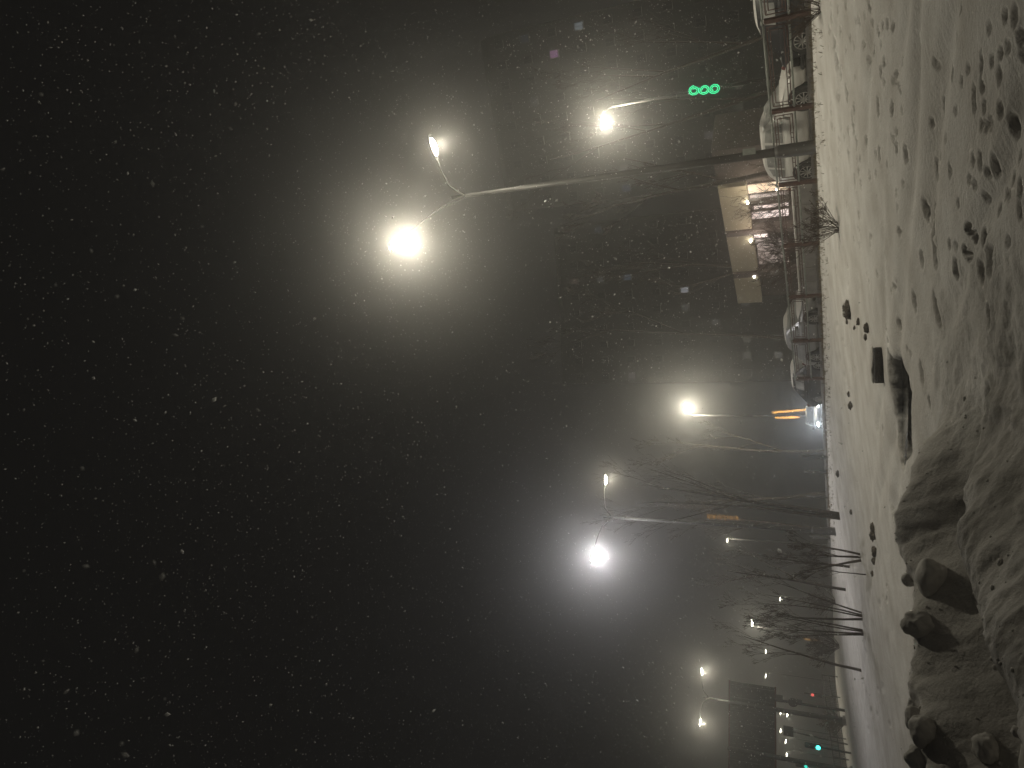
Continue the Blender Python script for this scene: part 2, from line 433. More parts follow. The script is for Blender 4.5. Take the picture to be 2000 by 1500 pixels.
ls = np.concatenate([np.arange(len(quads)) * 4, quads.size + np.arange(len(tris)) * 3]).astype(np.int32)
me.polygons.foreach_set('loop_start', ls)
me.polygons.foreach_set('use_smooth', np.ones(len(quads) + len(tris), dtype=bool))
me.update(calc_edges=True); me.validate()
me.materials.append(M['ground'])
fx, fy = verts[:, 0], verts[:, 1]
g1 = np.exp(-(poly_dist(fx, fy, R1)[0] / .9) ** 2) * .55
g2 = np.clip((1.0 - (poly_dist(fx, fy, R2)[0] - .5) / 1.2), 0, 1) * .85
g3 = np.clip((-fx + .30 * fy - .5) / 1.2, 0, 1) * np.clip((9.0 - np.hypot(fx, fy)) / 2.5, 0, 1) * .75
gr = np.maximum(np.maximum(g1, g2), g3) * np.clip(.75 + fbm(fx * 1.3, fy * 1.3, 4) * 1.1, 0, 1)  # near-left darkening painted into the snow colour, standing in for lamplight falling off
ga = me.attributes.new('shade_grime', 'FLOAT', 'POINT'); ga.data.foreach_set('value', gr.astype(np.float32))
go = bpy.data.objects.new('snow_ground', me); COL.objects.link(go)
tag(go, 'trampled snow field sloping up to the road', None, None, 'structure')

def gz(x, y): return float(full_h(np.array([float(x)]), np.array([float(y)]))[0])
def ground(px, py):
    p = hit(px, py); return Vector((p.x, p.y, gz(p.x, p.y)))
def on(p): return Vector((p.x, p.y, gz(p.x, p.y)))

# ------------------------------------------------------------------ lamps
def point(name, loc, power, col, r=.12, parent=None):
    l = bpy.data.lights.new(name, 'POINT'); l.energy = power; l.color = col; l.shadow_soft_size = r
    o = bpy.data.objects.new(name, l); COL.objects.link(o); o.location = loc
    if parent is not None: o.parent = parent
    return o

def lamp_head(root, c, dirv, col, power, mlens, tilt=.12, size=1.0):
    """a flat roadway luminaire at c whose long axis follows dirv"""
    d = Vector((dirv.x, dirv.y, 0)).normalized(); w = Vector((-d.y, d.x, 0)); u = Vector((0, 0, 1))
    d = (d + u * tilt).normalized(); u = w.cross(d) * -1
    if u.z < 0: u = -u
    m = MB(); L, W, H = .42 * size, .17 * size, .07 * size
    prof = [(-1.0, .45, .5), (-.75, .8, .9), (-.2, 1, 1), (.5, 1, .9), (.9, .8, .55), (1.0, .55, .3)]
    vs = []; n = 10
    for (a, ww, hh) in prof:
        for k in range(n):
            th = PI * k / (n - 1)
            vs.append(c + d * (a * L) + w * (math.cos(th) * W * ww) + u * (math.sin(th) * H * 1.5 * hh))
    fs = []
    for i in range(len(prof) - 1):
        for k in range(n - 1): fs.append((i * n + k, i * n + k + 1, i * n + n + k + 1, i * n + n + k))
        fs.append((i * n + n - 1, i * n, i * n + n, i * n + n + n - 1))
    fs.append(tuple(range(n))); fs.append(tuple((len(prof) - 1) * n + k for k in range(n - 1, -1, -1)))
    m.add(vs, fs); h = m.build('lamp_head', M['pole'], root, True)
    m2 = MB(); vs = []; fs = []
    nn, kk = 14, 4
    for q in range(kk):
        f = math.cos(q / kk * PI / 2); dz = math.sin(q / kk * PI / 2) * .09 * size
        for k in range(nn):
            a = 2 * PI * k / nn
            vs.append(c + d * (math.cos(a) * L * .72 * f + .02) + w * (math.sin(a) * W * .85 * f) - u * (dz + .012))
    for q in range(kk - 1):
        for k in range(nn): fs.append((q * nn + k, q * nn + (k + 1) % nn, q * nn + nn + (k + 1) % nn, q * nn + nn + k))
    fs.append(tuple((kk - 1) * nn + k for k in range(nn))); fs.append(tuple(range(nn)))
    m2.add(vs, fs); m2.build('lamp_lens', mlens, h, True)
    if power > 0:
        point('lamp_spill', c - u * .28 * size, power * .4, col, .16, root)
        l = bpy.data.lights.new('lamp_beam', 'SPOT'); l.energy = min(power * .75, PW * .75 if power < PW * 1.2 else PW * .5); l.color = col; l.shadow_soft_size = .16; l.spot_size = 2.55; l.spot_blend = .95
        o = bpy.data.objects.new('lamp_beam', l); COL.objects.link(o); o.location = c - u * .28 * size; o.parent = root
    return h

def pole_mesh(root, p, top, r0=.12, r1=.06, collar=True):
    m = MB(); n = 12
    m.tube([p - Vector((0, 0, .4)), p + (top - p) * .33, p + (top - p) * .66, top], [r0, r0 - (r0 - r1) * .33, r0 - (r0 - r1) * .66, r1], n)
    o = m.build('pole', M['pole'], root, True)
    if collar:
        m = MB(); m.lathe(p - Vector((0, 0, .2)), (0, 0, 1), [(0, r0 * 1.7), (.22, r0 * 1.7), (.25, r0 * 1.45), (1.15, r0 * 1.4), (1.25, r0 * 1.05)], 14); m.build('base_collar', M['pole'], root, True)
    return o

LAMPZ = 13.4
# 1: twin-arm lamp in front of the railing
b1 = on(at_vec(1590, 287, ND, SF - .45))
def twin(name, label, pa, pb, z, base=None, cols=None, powers=(1, 1), lens=('lens_warm', 'lens_warm'), ornament=None, r0=.13):
    a = at_plane_z(*pa, z); b = at_plane_z(*pb, z); mid = (a + b) / 2
    if base is None: base = Vector((mid.x, mid.y, gz(mid.x, mid.y)))
    top = Vector((base.x, base.y, z - .25))
    root = thing(name, label, 'street lamp', (0, 0, 0), 0, 'street lamps along the snowy road')
    pole_mesh(root, base, top, r0, .055)
    for q, (e, col, pw, ln) in enumerate(zip((a, b), cols, powers, lens)):
        d = e - top; d.z = 0; L = d.length; d.normalize()
        m = MB(); m.tube([top - Vector((0, 0, .5)), top + d * (L * .25) + Vector((0, 0, .02)), top + d * (L * .6) + Vector((0, 0, .18)), e + Vector((0, 0, .0)) - d * .3], [.045, .038, .03, .026], 8)
        m.build('arm', M['pole'], root, True)
        lamp_head(root, e, d, col, pw, M[ln])
    return root, base, top
PW = 1750
lamp1, b1_, top1 = twin('street_lamp', 'tall twin arm street lamp, brightest glow, pole rising in front of the white car', (775, 475), (847, 288), LAMPZ, b1, (WARM, WARM), (PW * 1.1, PW * .25))
# small plate strapped to that pole
pl = thing('pole_plate', 'small pale notice plate strapped to the pole of the brightest lamp', 'notice', (0, 0, 0))
pp = at_dist(1463, 296, math.hypot(b1.x, b1.y) - .15); m = MB(); m.box((pp.x, pp.y, pp.z), (.17, .012, .34), math.atan2(-b1.x, b1.y), .004); m.build('plate', M['rail'], pl)
m = MB(); m.tube([(b1.x, b1.y, pp.z + .1), (pp.x, pp.y, pp.z + .1)], .012, 6); m.build('strap', M['pole'], pl)

lamp2, b2, top2 = twin('street_lamp', 'twin arm street lamp with one cold white head standing among bare trees', (1182, 938), (1158, 1085), LAMPZ, None, (WARM, COOL), (PW * .22, PW * 1.5), ('lens_warm', 'lens_cool'))
lamp3, b3, top3 = twin('street_lamp', 'twin arm warm street lamp standing behind the big road sign', (1370, 1312), (1367, 1410), LAMPZ, None, (WARM, WARM), (PW * .5, PW * .5))

def single(label, lp, pole_px, z, col=WARM, power=PW, lens='lens_warm', name='street_lamp', group='street lamps along the snowy road', r0=.11, size=1.0):
    e = at_plane_z(*lp, z); D = math.hypot(e.x, e.y)
    q = at_dist(*pole_px, D); base = Vector((q.x, q.y, gz(q.x, q.y))); top = Vector((base.x, base.y, z - .6))
    root = thing(name, label, 'street lamp', (0, 0, 0), 0, group)
    pole_mesh(root, base, top, r0, .05, collar=size <= 1)
    d = e - top; d.z = 0; L = d.length; d = d.normalized() if L > .05 else Vector((0, -1, 0))
    m = MB(); m.tube([top - Vector((0, 0, .1)), top + Vector((0, 0, .35)) + d * L * .2, e - d * .3], [.045, .035, .026], 8); m.build('arm', M['pole'], root, True)
    lamp_head(root, e, d, col, power, M[lens], size=size)
    return root, base, D
lampG, bG, DG = single('single arm street lamp with a glowing green curl ornament on its pole', (1175, 240), (1375, 176), LAMPZ, WARM, PW * 1.75)
lampO, bO, DO = single('street lamp further down the road whose pole carries two orange light strips', (1338, 797), (1540, 812), LAMPZ, WARM, PW * 2.4)
lampF, bF, DF = single('distant warm street lamp above the bare multi stem trees', (1468, 1217), (1570, 1236), 11.7, WARM, PW * .5, size=1.4)

# light ornaments fixed to poles
def curls(root, px0, px1, py0, py1, D, mt, n=3):
    orn = MB()
    for k in range(n):
        f = (k + .5) / n; c = at_dist(px0 + (px1 - px0) * f, py0 + (py1 - py0) * f, D - .22)
        rr = abs(px1 - px0) / n / F * D * .5
        ex = Vector((c.y, -c.x, 0)).normalized()
        pts = []
        for q in range(34):
            a = q / 33 * 4.2 * PI; r_ = rr * (1.0 - .62 * q / 33)
            pts.append(c + (ex * math.cos(a + k) * .85 + Vector((0, 0, 1)) * math.sin(a + k)) * r_)
        orn.tube(pts, .012, 5)
    return orn.build('light_ornament', mt, root, True)
curls(lampG, 1346, 1405, 178, 172, DG, M['green'])
def strip(root, px0, px1, py0, py1, D, mt, w=.12, n=40, r=.022):
    """one rope light wound up the pole, thick where its bulbs sit"""
    m = MB(); pts = []; rad = []
    for k in range(n * 3):
        f = k / (n * 3 - 1); c = at_dist(px0 + (px1 - px0) * f, py0 + (py1 - py0) * f, D - .2)
        ex = Vector((c.y, -c.x, 0)).normalized()
        pts.append(c + ex * (w * .5 * math.sin(k * 1.9) + random.gauss(0, .015)) + Vector((0, 0, random.gauss(0, .02)))); rad.append(r * random.choice((.35, .35, 1.2)))
    m.tube(pts, rad, 5)
    return m.build('light_strip', mt, root)
strip(lampO, 1508, 1577, 806, 800, DO, M['orange'], .2, 44, .03)
strip(lampO, 1514, 1560, 816, 815, DO, M['orange'], .2, 34, .03)
DB2 = math.hypot(b2.x, b2.y)
M['orange_dim'] = emis('dim_orange_led', (1, .5, .12), .28)
strip(lamp2, 1380, 1444, 1008, 1012, DB2, M['orange_dim'], .26, 30, .015)
strip(lampF, 1570, 1602, 1248, 1252, DF, M['orange_dim'], .3, 26, .04)

# lamps far off beyond the sign
far = [((1524, 1392), 1393), ((1537, 1396), 1398), ((1524, 1427), 1428), ((1534, 1448), 1450), ((1536, 1474), 1475), ((1495, 1272), 1274), ((1495, 1320), 1321), ((1420, 1055), 1056), ((1523, 1170), 1170)]
flab = ['faint far street lamp glimpsed beside the post of the road sign', 'small far street lamp just below the road sign edge', 'far street lamp shining over the small square sign', 'white far street lamp above the green traffic light', 'warm far street lamp between green traffic light and second sign post', 'far lamp shining through the slender bare tree', 'far lamp just above the corner of the road sign', 'lone far lamp high among the bare trees', 'far lamp low between the bare trunk and the multi stem trees']
for (lp, py), lb in zip(far, flab):
    hgt = EYE + (1636 - lp[0]) / F * 150 if lp[0] > 1480 else EYE + (1636 - lp[0]) / F * 75
    single(lb, lp, (lp[0] + 60, py), hgt, WARM, PW * .12, 'lens_far', group='far street lamps in the haze', size=1.5 if lp[0] > 1480 else .8)

# ------------------------------------------------------------------ railing along the road
def fence_build():
    root = thing('metal_railing', 'rust red posted metal railing with nested grey framed panels along the road edge', 'fence')
    zb = lambda t: gz(*st(SF, t).xy)
    us = []
    # post pitch fitted to the photo posts at y = 45, 222, 357, 478, 580, 670
    ts = []
    for py in (45, 222, 357, 478, 580, 670):
        p = at_vec(1560, py, ND, SF); ts.append(to_st(p)[1])
    print('FENCE t', [round(t, 2) for t in ts])
    step = np.median(np.diff(ts)); t0 = ts[2] - 2 * step
    tt = [t0 + step * k for k in range(-2, 7)]
    print('step', step)
    H = 1.12
    rz = math.atan2(TD.y, TD.x)
    for k, t in enumerate(tt):
        p = st(SF, t, zb(t)); m = MB(); m.box((p.x, p.y, p.z + (H - .05) / 2 - .15), (.11, .11, H + .25), rz, .01)
        o = m.build('post', M['rust'], root)
        c = MB(); c.box((p.x, p.y, p.z + H + .0), (.13, .13, .05), rz, .02); c.build('post_cap', M['rail'], o)
    for a, b in zip(tt[:-1], tt[1:]):
        za, zb_ = zb(a), zb(b)
        def P(f, h, ds=0): t = a + (b - a) * f; return st(SF + ds, t, za + (zb_ - za) * f + h)
        m = MB(); m.tube([P(.025, H - .02), P(.975, H - .02)], .028, 8); m.build('top_rail', M['rail'], root, True)
        m = MB(); m.tube([P(.025, .50), P(.975, .50)], .026, 8); m.build('lower_rail', M['rail'], root, True)
        m = MB()
        def rect(f0, f1, h0, h1, r):
            q = [P(f0, h0), P(f1, h0), P(f1, h1), P(f0, h1)]
            for i in range(4): m.tube([q[i], q[(i + 1) % 4]], r, 6)
        rect(.06, .94, .565, H - .10, .013); rect(.10, .90, .635, H - .17, .012)
        for f in (.3, .36, .64, .70):
            m.tube([P(f, .565), P(f, .635)], .010, 5); m.tube([P(f, H - .17), P(f, H - .10)], .010, 5)
        for f in (.06, .94):
            for h in (.60, H - .135): m.tube([P(f, h), P(f + (.04 if f < .5 else -.04), h)], .010, 5)
        m.build('panel_frame', M['rust'], root, True)
    # dense infill in the span nearest the corner
    a, b = tt[1], tt[2]
    za, zb_ = zb(a), zb(b)
    a, b = tt[0], tt[1]
    return root, tt, H
fence, FT, FH = fence_build()

# snow-topped kerb behind the railing
m = MB()
for k in range(40):
    t = -6 + k * 1.5
    p = st(SF + .42, t + .74, 0); z = gz(p.x, p.y); m.box((p.x, p.y, z + .04), (1.47, .18, .26), math.atan2(TD.y, TD.x), .03)
kb = m.build('kerb', M['concrete']); tag(kb, 'pale kerb stones along the road behind the railing', None, None, 'structure')

# low concrete barrier between railing and shop
ta = to_st(at_vec(1560, 366, ND, SF + .9))[1]; tb = to_st(at_vec(1560, 577, ND, SF + .9))[1]
wall = thing('concrete_barrier', 'low grey concrete barrier of seamed slabs behind the railing below the lit shop', 'barrier')
n = 7
for k in range(n):
    a = ta + (tb - ta) * k / n; b = ta + (tb - ta) * (k + 1) / n
    p = st(SF + .95, (a + b) / 2); z = gz(p.x, p.y)
    m = MB(); m.box((p.x, p.y, z + .33), (abs(b - a) - .03, .16, .8), math.atan2(TD.y, TD.x), .02); m.build('slab', M['concrete'], wall)
    m = MB(); m.box((p.x, p.y, z + .76), (abs(b - a) - .03, .2, .07), math.atan2(TD.y, TD.x), .03); m.build('snow_cap', M['snow'], wall, True)

# ------------------------------------------------------------------ cars
def make_car(name, label, paint, sedan=False, lit=False, snow=True):
    root = thing(name, label, 'car')
    h = 1.50 if sedan else 1.60
    # lower body: stations along x (front is +x)
    stn = [(-2.22, .42, .78, .70), (-2.12, .30, .95, .80), (-1.6, .26, 1.0, .88), (-.6, .24, 1.0, .90), (.4, .24, .99, .90), (1.05, .24, .97, .90), (1.7, .26, .88, .87), (2.1, .30, .74, .78), (2.2, .40, .62, .66)]
    m = MB(); vs = []
    for (x, zb, zt, w) in stn:
        half = [(0, zb), (w * .82, zb), (w * .97, zb + .12), (w, (zb + zt) / 2), (w * .96, zt - .1), (w * .86, zt), (0, zt + .035)]
        ring = half + [(-y, z) for y, z in half[-2:0:-1]]
        vs += [(x, y, z) for y, z in ring]
    n = 12; fs = []
    for i in range(len(stn) - 1):
        for k in range(n): j = (k + 1) % n; fs.append((i * n + k, i * n + n + k, i * n + n + j, i * n + j))
    fs.append(tuple(range(n))); fs.append(tuple((len(stn) - 1) * n + k for k in range(n - 1, -1, -1)))
    m.add(vs, fs); body = smoothmod(m.build('body', paint, root, True), 2)
    # cabin
    zb = .96
    xs = [(-2.0, zb, .74), (-1.55, h - .08, .60), (-1.2, h, .62), (-.2, h + .02, .64), (.25, h - .03, .62), (1.05, zb, .76)]
    if sedan: xs = [(-1.75, zb, .74), (-1.05, h - .06, .58), (-.8, h, .60), (-.1, h + .01, .61), (.2, h - .03, .60), (1.05, zb, .76)]
    m = MB(); top = [( x, w, z) for x, z, w in xs]
    vs = []
    for (x, w, z) in top: vs += [(x, -w, z), (x, w, z)]
    lo = len(vs)
    for (x, w, z) in top: vs += [(x, -.79, zb - .02), (x, .79, zb - .02)]
    fs = []
    for i in range(5):
        a = 2 * i; fs.append((a, a + 2, a + 3, a + 1))
        fs.append((lo + a, lo + a + 2, a + 2, a)); fs.append((a + 1, a + 3, lo + a + 3, lo + a + 1))
    m.add(vs, fs); cab = m.build('cabin', paint, root, True)
    bv = cab.modifiers.new('bev', 'BEVEL'); bv.width = .03; bv.segments = 2; bv.limit_method = 'ANGLE'
    def pane(q, nm, off):
        q = [Vector(p) for p in q]; nrm = (q[1] - q[0]).cross(q[2] - q[0]).normalized()
        c = sum(q, Vector()) / 4
        if nrm.dot(Vector(off)) < 0: nrm = -nrm
        mm = MB(); f = [c + (p - c) * .88 + nrm * .004 for p in q]; g = [p + nrm * .008 for p in f]
        mm.add(f + g, [(0, 1, 2, 3), (4, 5, 6, 7), (0, 1, 5, 4), (1, 2, 6, 5), (2, 3, 7, 6), (3, 0, 4, 7)]); mm.build(nm, M['frosted'] if snow else M['glass'], root)
    T = top
    pane([T[4][0:1] + (-T[4][1], T[4][2]), (T[4][0], T[4][1], T[4][2]), (T[5][0], T[5][1], T[5][2]), (T[5][0], -T[5][1], T[5][2])], 'windscreen', (1, 0, 1))
    pane([(T[0][0], -T[0][1], T[0][2]), (T[0][0], T[0][1], T[0][2]), (T[1][0], T[1][1], T[1][2]), (T[1][0], -T[1][1], T[1][2])], 'rear_window', (-1, 0, 1))
    for sy in (-1, 1):
        for (i0, i1) in ((1, 2), (2, 3), (3, 4)):
            if i0 == 1 and sedan: continue
            A_, B_ = T[i0], T[i1]
            xa = A_[0]; xb = B_[0] + (.35 if i1 == 4 else 0)
            pane([(xa, sy * .785, zb + .02), (xb, sy * .785, zb + .02), (B_[0], sy * (B_[1] + .0), B_[2] - .05), (A_[0], sy * (A_[1] + .0), A_[2] - .05)], 'side_window', (0, sy, 0.2))
        m = MB(); m.box((.80, sy * .93, 1.03), (.12, .16, .13), 0, .03); m.build('mirror', paint, root, True)
        for x in (-.75, .28):
            m = MB(); m.box((x, sy * .915, .84), (.18, .03, .03), 0, .01); m.build('door_handle', paint, root, True)
        for x in (1.36, -1.30):
            m = MB(); m.lathe((x, sy * .70, .36), (0, sy, 0), [(0, .42), (.195, .42), (.20, .36), (.15, .34)], 26); m.build('wheel_arch', M['plastic'], root)
            m = MB(); m.lathe((x, sy * .74, .345), (0, sy, 0), [(0, .30), (.02, .335), (.16, .345), (.185, .33), (.195, .25), (.17, .22)], 28); wh = m.build('wheel', M['tyre'], root, True)
            m = MB()
            yb = sy * .915
            for k in range(10):
                a = 2 * PI * k / 10; ca, sa = math.cos(a), math.sin(a)
                m.tube([(x + ca * .04, yb + sy * .012, .345 + sa * .04), (x + ca * .215, yb, .345 + sa * .215)], [.022, .016], 5)
            pts = [(x + math.cos(2 * PI * k / 24) * .225, yb, .345 + math.sin(2 * PI * k / 24) * .225) for k in range(25)]
            m.tube(pts, .016, 5); m.lathe((x, yb - sy * .01, .345), (0, sy, 0), [(0, .06), (.03, .05), (.035, .02)], 12)
            m.build('rim', M['rim'], wh, True)
        m = MB(); m.blob((2.04, sy * .60, .68), .13, 3, .05, 2, (1.0, 1.2, .62)); m.build('headlight', M['head'] if lit else M['rim'], root, True)
        m = MB(); m.blob((-2.13, sy * .66, .82), .12, 4, .05, 2, (.5, .8, 1.1)); m.build('tail_light', M['signedge'], root, True)
    m = MB(); m.box((2.16, 0, .52), (.12, 1.05, .22), 0, .04); m.build('grille', M['plastic'], root)
    m = MB(); m.box((2.17, 0, .34), (.14, 1.3, .12), 0, .04); m.build('bumper', M['plastic'], root)
    if snow:
        m = MB(); nx, ny = 12, 7; vs = []; fs = []
        for i in range(nx):
            for k in range(ny):
                x = xs[1][0] - .02 + (xs[4][0] - xs[1][0] + .15) * i / (nx - 1); y = -.62 + 1.24 * k / (ny - 1)
                e = min(i, nx - 1 - i, k, ny - 1 - k); th = (-.02, .10, .15, .16)[min(e, 3)]
                vs.append((x, y, h - .045 + th + .03 * mnoise.noise(Vector((x * 2, y * 2, 3))) - (.05 if x > .2 else 0)))
        for i in range(nx - 1):
            for k in range(ny - 1): fs.append((i * ny + k, i * ny + ny + k, i * ny + ny + k + 1, i * ny + k + 1))
        m.add(vs, fs); smoothmod(m.build('roof_snow', M['snow'], root, True), 1)
        m = MB(); vs = []; fs = []; nx, ny = 10, 7
        for i in range(nx):
            for k in range(ny):
                x = .98 + 1.0 * i / (nx - 1); w = .80 - .12 * i / (nx - 1); y = -w + 2 * w * k / (ny - 1)
                e = min(i, nx - 1 - i, k, ny - 1 - k); th = (-.03, .05, .075, .08)[min(e, 3)]
                zt = .985 - .235 * (max(0, x - 1.0) / 1.0) ** 1.6
                vs.append((x, y, zt + .01 + th + .02 * mnoise.noise(Vector((x * 3, y * 3, 8)))))
        for i in range(nx - 1):
            for k in range(ny - 1): fs.append((i * ny + k, i * ny + ny + k, i * ny + ny + k + 1, i * ny + k + 1))
        m.add(vs, fs); smoothmod(m.build('bonnet_snow', M['snow'], root, True), 1)
    return root

def place(root, p, heading):
    root.location = (p.x, p.y, gz(p.x, p.y) - .02); root.rotation_euler = (0, 0, heading)
# white car: front wheel seen at (1560,192), rear wheel at (1560,335)
car1 = make_car('parked_car', 'white snow capped car parked behind the railing, front wheel by the rust red post', M['car_white'])
fwp = at_vec(1560, 192, ND, SF + 1.75)
best = None
for k in range(400):
    dd = 15 + k * .05; q = at_dist(1560, 335, dd); e = abs(math.hypot(q.x - fwp.x, q.y - fwp.y) - 2.66)
    if to_st(q)[0] > SF + 1.5 and (best is None or e < best[0]): best = (e, q)
rwp = best[1]
print('car wheels', to_st(fwp), to_st(rwp), best[0])
hd = math.atan2(fwp.y - rwp.y, fwp.x - rwp.x)
mid = (fwp + rwp) / 2; off = Vector((-math.sin(hd), math.cos(hd), 0))
if off.dot(mid) < 0: off = -off
place(car1, mid + off * .8, hd)
car1['group'] = 'cars parked behind the railing'

def parked(label, paint, px, py, s, hoff=0, sedan=True, flip=False, lit=False):
    c = make_car('parked_car', label, paint, sedan, lit)
    p = at_vec(px, py, ND, s); h = math.atan2(-TD.y, -TD.x) + hoff + (PI if flip else 0)
    place(c, p, h); c['group'] = 'cars parked behind the railing'
    return c
parked('dark snow dusted car behind the last railing panel by the twiggy shrub', M['car_dark'], 1550, -40, SF + 3.4, .1)
parked('silver snow covered car parked behind the railing beyond the concrete barrier', M['car_grey'], 1580, 628, SF + 2.6, 0)
parked('dark car under snow parked in front of the far end of the railing', M['car_dark'], 1580, 718, SF + 3.2, .05)
carL = make_car('oncoming_car', 'oncoming car with both headlights shining white on the snowy road', M['car_dark'], True, True, False)
hl = at_dist(1592, 810, 52); place(carL, on(hl), math.atan2(-hl.y, -hl.x))
for sy in (-1, 1):
    l = bpy.data.lights.new('headlight_beam', 'SPOT'); l.energy = 240; l.color = (.82, .91, 1); l.shadow_soft_size = .07; l.spot_size = .75; l.spot_blend = .9
    o = bpy.data.objects.new('headlight_beam', l); COL.objects.link(o); o.parent = carL; o.location = (2.4, sy * .6, .70); o.rotation_euler = (0, -PI / 2, 0)

# ------------------------------------------------------------------ shop pavilion
SB = 30.5
def P_s(px, py): return to_st(at_vec(px, py, ND, SB))[1]
shop = thing('shop_pavilion', 'lit shop pavilion with beige fascia panels, brown pillars and glowing windows', 'building')
t_r = P_s(1460, 362); t_l = P_s(1460, 592)
rzb = math.atan2(TD.y, TD.x)
def zpx(px, py): return at_vec(px, py, ND, SB).z
zt = zpx(1402, 370); zf = zpx(1458, 370)
print('shop', t_r, t_l, zt, zf)
zg = ROADZ - .3
def slabst(t0, t1, s0, s1, z0, z1, name, mt, parent, bev=.02):
    p = st((s0 + s1) / 2, (t0 + t1) / 2, (z0 + z1) / 2); m = MB(); m.box(p, (abs(t1 - t0), abs(s1 - s0), z1 - z0), rzb, bev); return m.build(name, mt, parent)
slabst(t_r, t_l, SB + .5, SB + 4, zg, zt - .1, 'wall', M['brick'], shop)
slabst(t_r - 2.3, t_r - .02, SB + .3, SB + 3.2, zg, zt + .05, 'side_wing', M['brick'], shop)
bounds = [362, 448, 458, 530, 540, 592]
tp = [P_s(1460, y) for y in bounds]
for k in (0, 2, 4):
    slabst(tp[k], tp[k + 1], SB, SB + .49, zf, zt, 'fascia_panel', M['beige'], shop)
for a, b in ((tp[1], tp[2]), (tp[3], tp[4])):
    slabst(a + .02, b - .02, SB - .12, SB + .48, zg, zt - .03, 'pillar', M['brown'], shop)
def win(y0, y1, x0, x1, mt):
    a, b = P_s(1490, y0), P_s(1490, y1); z1 = zpx(x0, (y0 + y1) / 2); z0 = zpx(x1, (y0 + y1) / 2)
    f = slabst(a, b, SB + .42, SB + .49, z0, z1, 'window', M['brown'], shop, .0)
    n = 2 if abs(b - a) > 1.6 else 1
    for k in range(n):
        c0 = a + (b - a) * k / n; c1 = a + (b - a) * (k + 1) / n
        slabst(c0 + .05, c1 - .05, SB + .38, SB + .415, z0 + .05, z1 - .05, 'pane', mt, f, 0)
win(367, 386, 1458, 1542, M['shop1']); win(388, 396, 1462, 1542, M['shop2']); win(410, 418, 1470, 1542, M['shop3']); win(422, 437, 1466, 1542, M['shop3'])
win(456, 474, 1464, 1500, M['shop3']); win(476, 526, 1478, 1542, M['shop2']); win(540, 550, 1466, 1540, M['shop2'])
# sign box of dots under the fascia & soffit lamps
M['soffit'] = emis('soffit_lamp', (1, .92, .8), 30)
for (px, py) in ((1460, 396), (1466, 471), (1473, 540), (1518, 370)):
    p = at_vec(px, py, ND, SB - .1); m = MB(); m.lathe(p + Vector((0, 0, -.06)), (0, 0, 1), [(0, .05), (.03, .09), (.09, .09), (.11, .04)], 10); m.build('soffit_lamp', M['soffit'], shop, True)
for (px, py, pw, c) in ((1475, 385, 90, (1, .84, .66)), (1480, 465, 55, (1, .82, .72))):
    p = at_vec(px, py, ND, SB - .9); point('shop_window_light', p, pw, c, .3, shop)

# ------------------------------------------------------------------ apartment blocks far off behind
def block(label, y0, y1, dist, floors, bays, lit, ztop_px, face=None):
    """facade across the sight line between photo rows y0 and y1"""
    root = thing('apartment_block', label, 'building', group='apartment blocks behind the road')
    a = at_dist(1500, y0, dist); b = at_dist(1500, y1, dist); a.z = b.z = 0
    d = (b - a); W = d.length; d.normalize(); nrm = Vector((-d.y, d.x, 0))
    if nrm.dot(a + b) < 0: nrm = -nrm
    rz = math.atan2(d.y, d.x); zt = at_dist(ztop_px, (y0 + y1) / 2, dist).z; z0 = ROADZ - 1
    c = (a + b) / 2 + nrm * 6.5
    m = MB(); m.box((c.x, c.y, (z0 + zt) / 2), (W, 13, zt - z0), rz, .05); m.build('wall', M['block'], root)
    m = MB(); m.box((c.x, c.y, zt + .35), (W - .4, 12.6, .7), rz, .05); m.build('roof', M['block'], root)
    fh = (zt - z0 - 1.5) / floors; bw = W / bays
    cells = {}
    for (px, py, col, st_) in lit:
        dd = ray(px, py); k = (a.dot(nrm)) / (dd.x * nrm.x + dd.y * nrm.y); q = CAMP + dd * k
        i = int(((q - a).dot(d)) / bw); j = int((q.z - z0 - 1.2) / fh); cells[(i, j)] = (col, st_)
    for j in range(floors):
        for i in range(bays):
            p = a + d * (bw * (i + .5)) - nrm * .03; z = z0 + 1.4 + fh * (j + .5)
            key = (i, j); w_, h_ = min(.95, bw * .34), min(.95, fh * .34)
            m = MB(); m.box((p.x, p.y, z), (w_ + .16, .16, h_ + .16), rz); fr = m.build('window', M['frame'], root)
            if key in cells: mt = emis('lit_window', [.35 * q + .25 for q in cells[key][0]], cells[key][1] * .45)
            else: mt = M['block_dark']
            m = MB()
            for sgn in (-1, 1):
                q = p + d * (sgn * w_ * .26) - nrm * .085; m.box((q.x, q.y, z), (w_ * .44, .02, h_), rz)
            m.build('pane', mt, fr)
    return root
BL = (.35, .6, 1); WH = (1, .96, .9); PK = (1, .8, .75); ORG = (1, .55, .3)
block('tall dark apartment block above the white parked car, few windows lit', -60, 352, 88, 11, 9, [(1010, 30, BL, .10), (1130, 68, (.7, .9, 1), .5), (1385, 250, PK, .22), (1195, 318, PK, .35), (1250, 350, BL, .3), (1060, 183, WH, .2), (1085, 92, (1, .05, .9), .6)], 960)
block('wide dark apartment block behind the shop pavilion, scattered blue and orange windows', 395, 745, 98, 9, 10, [(1185, 445, BL, .12), (1135, 550, ORG, .2), (1175, 548, WH, .2), (1213, 545, BL, .28), (1343, 562, (.85, .88, 1), .9), (1360, 605, WH, .15), (1385, 640, WH, .15), (1490, 598, WH, .12), (1228, 720, PK, .3)], 1100)

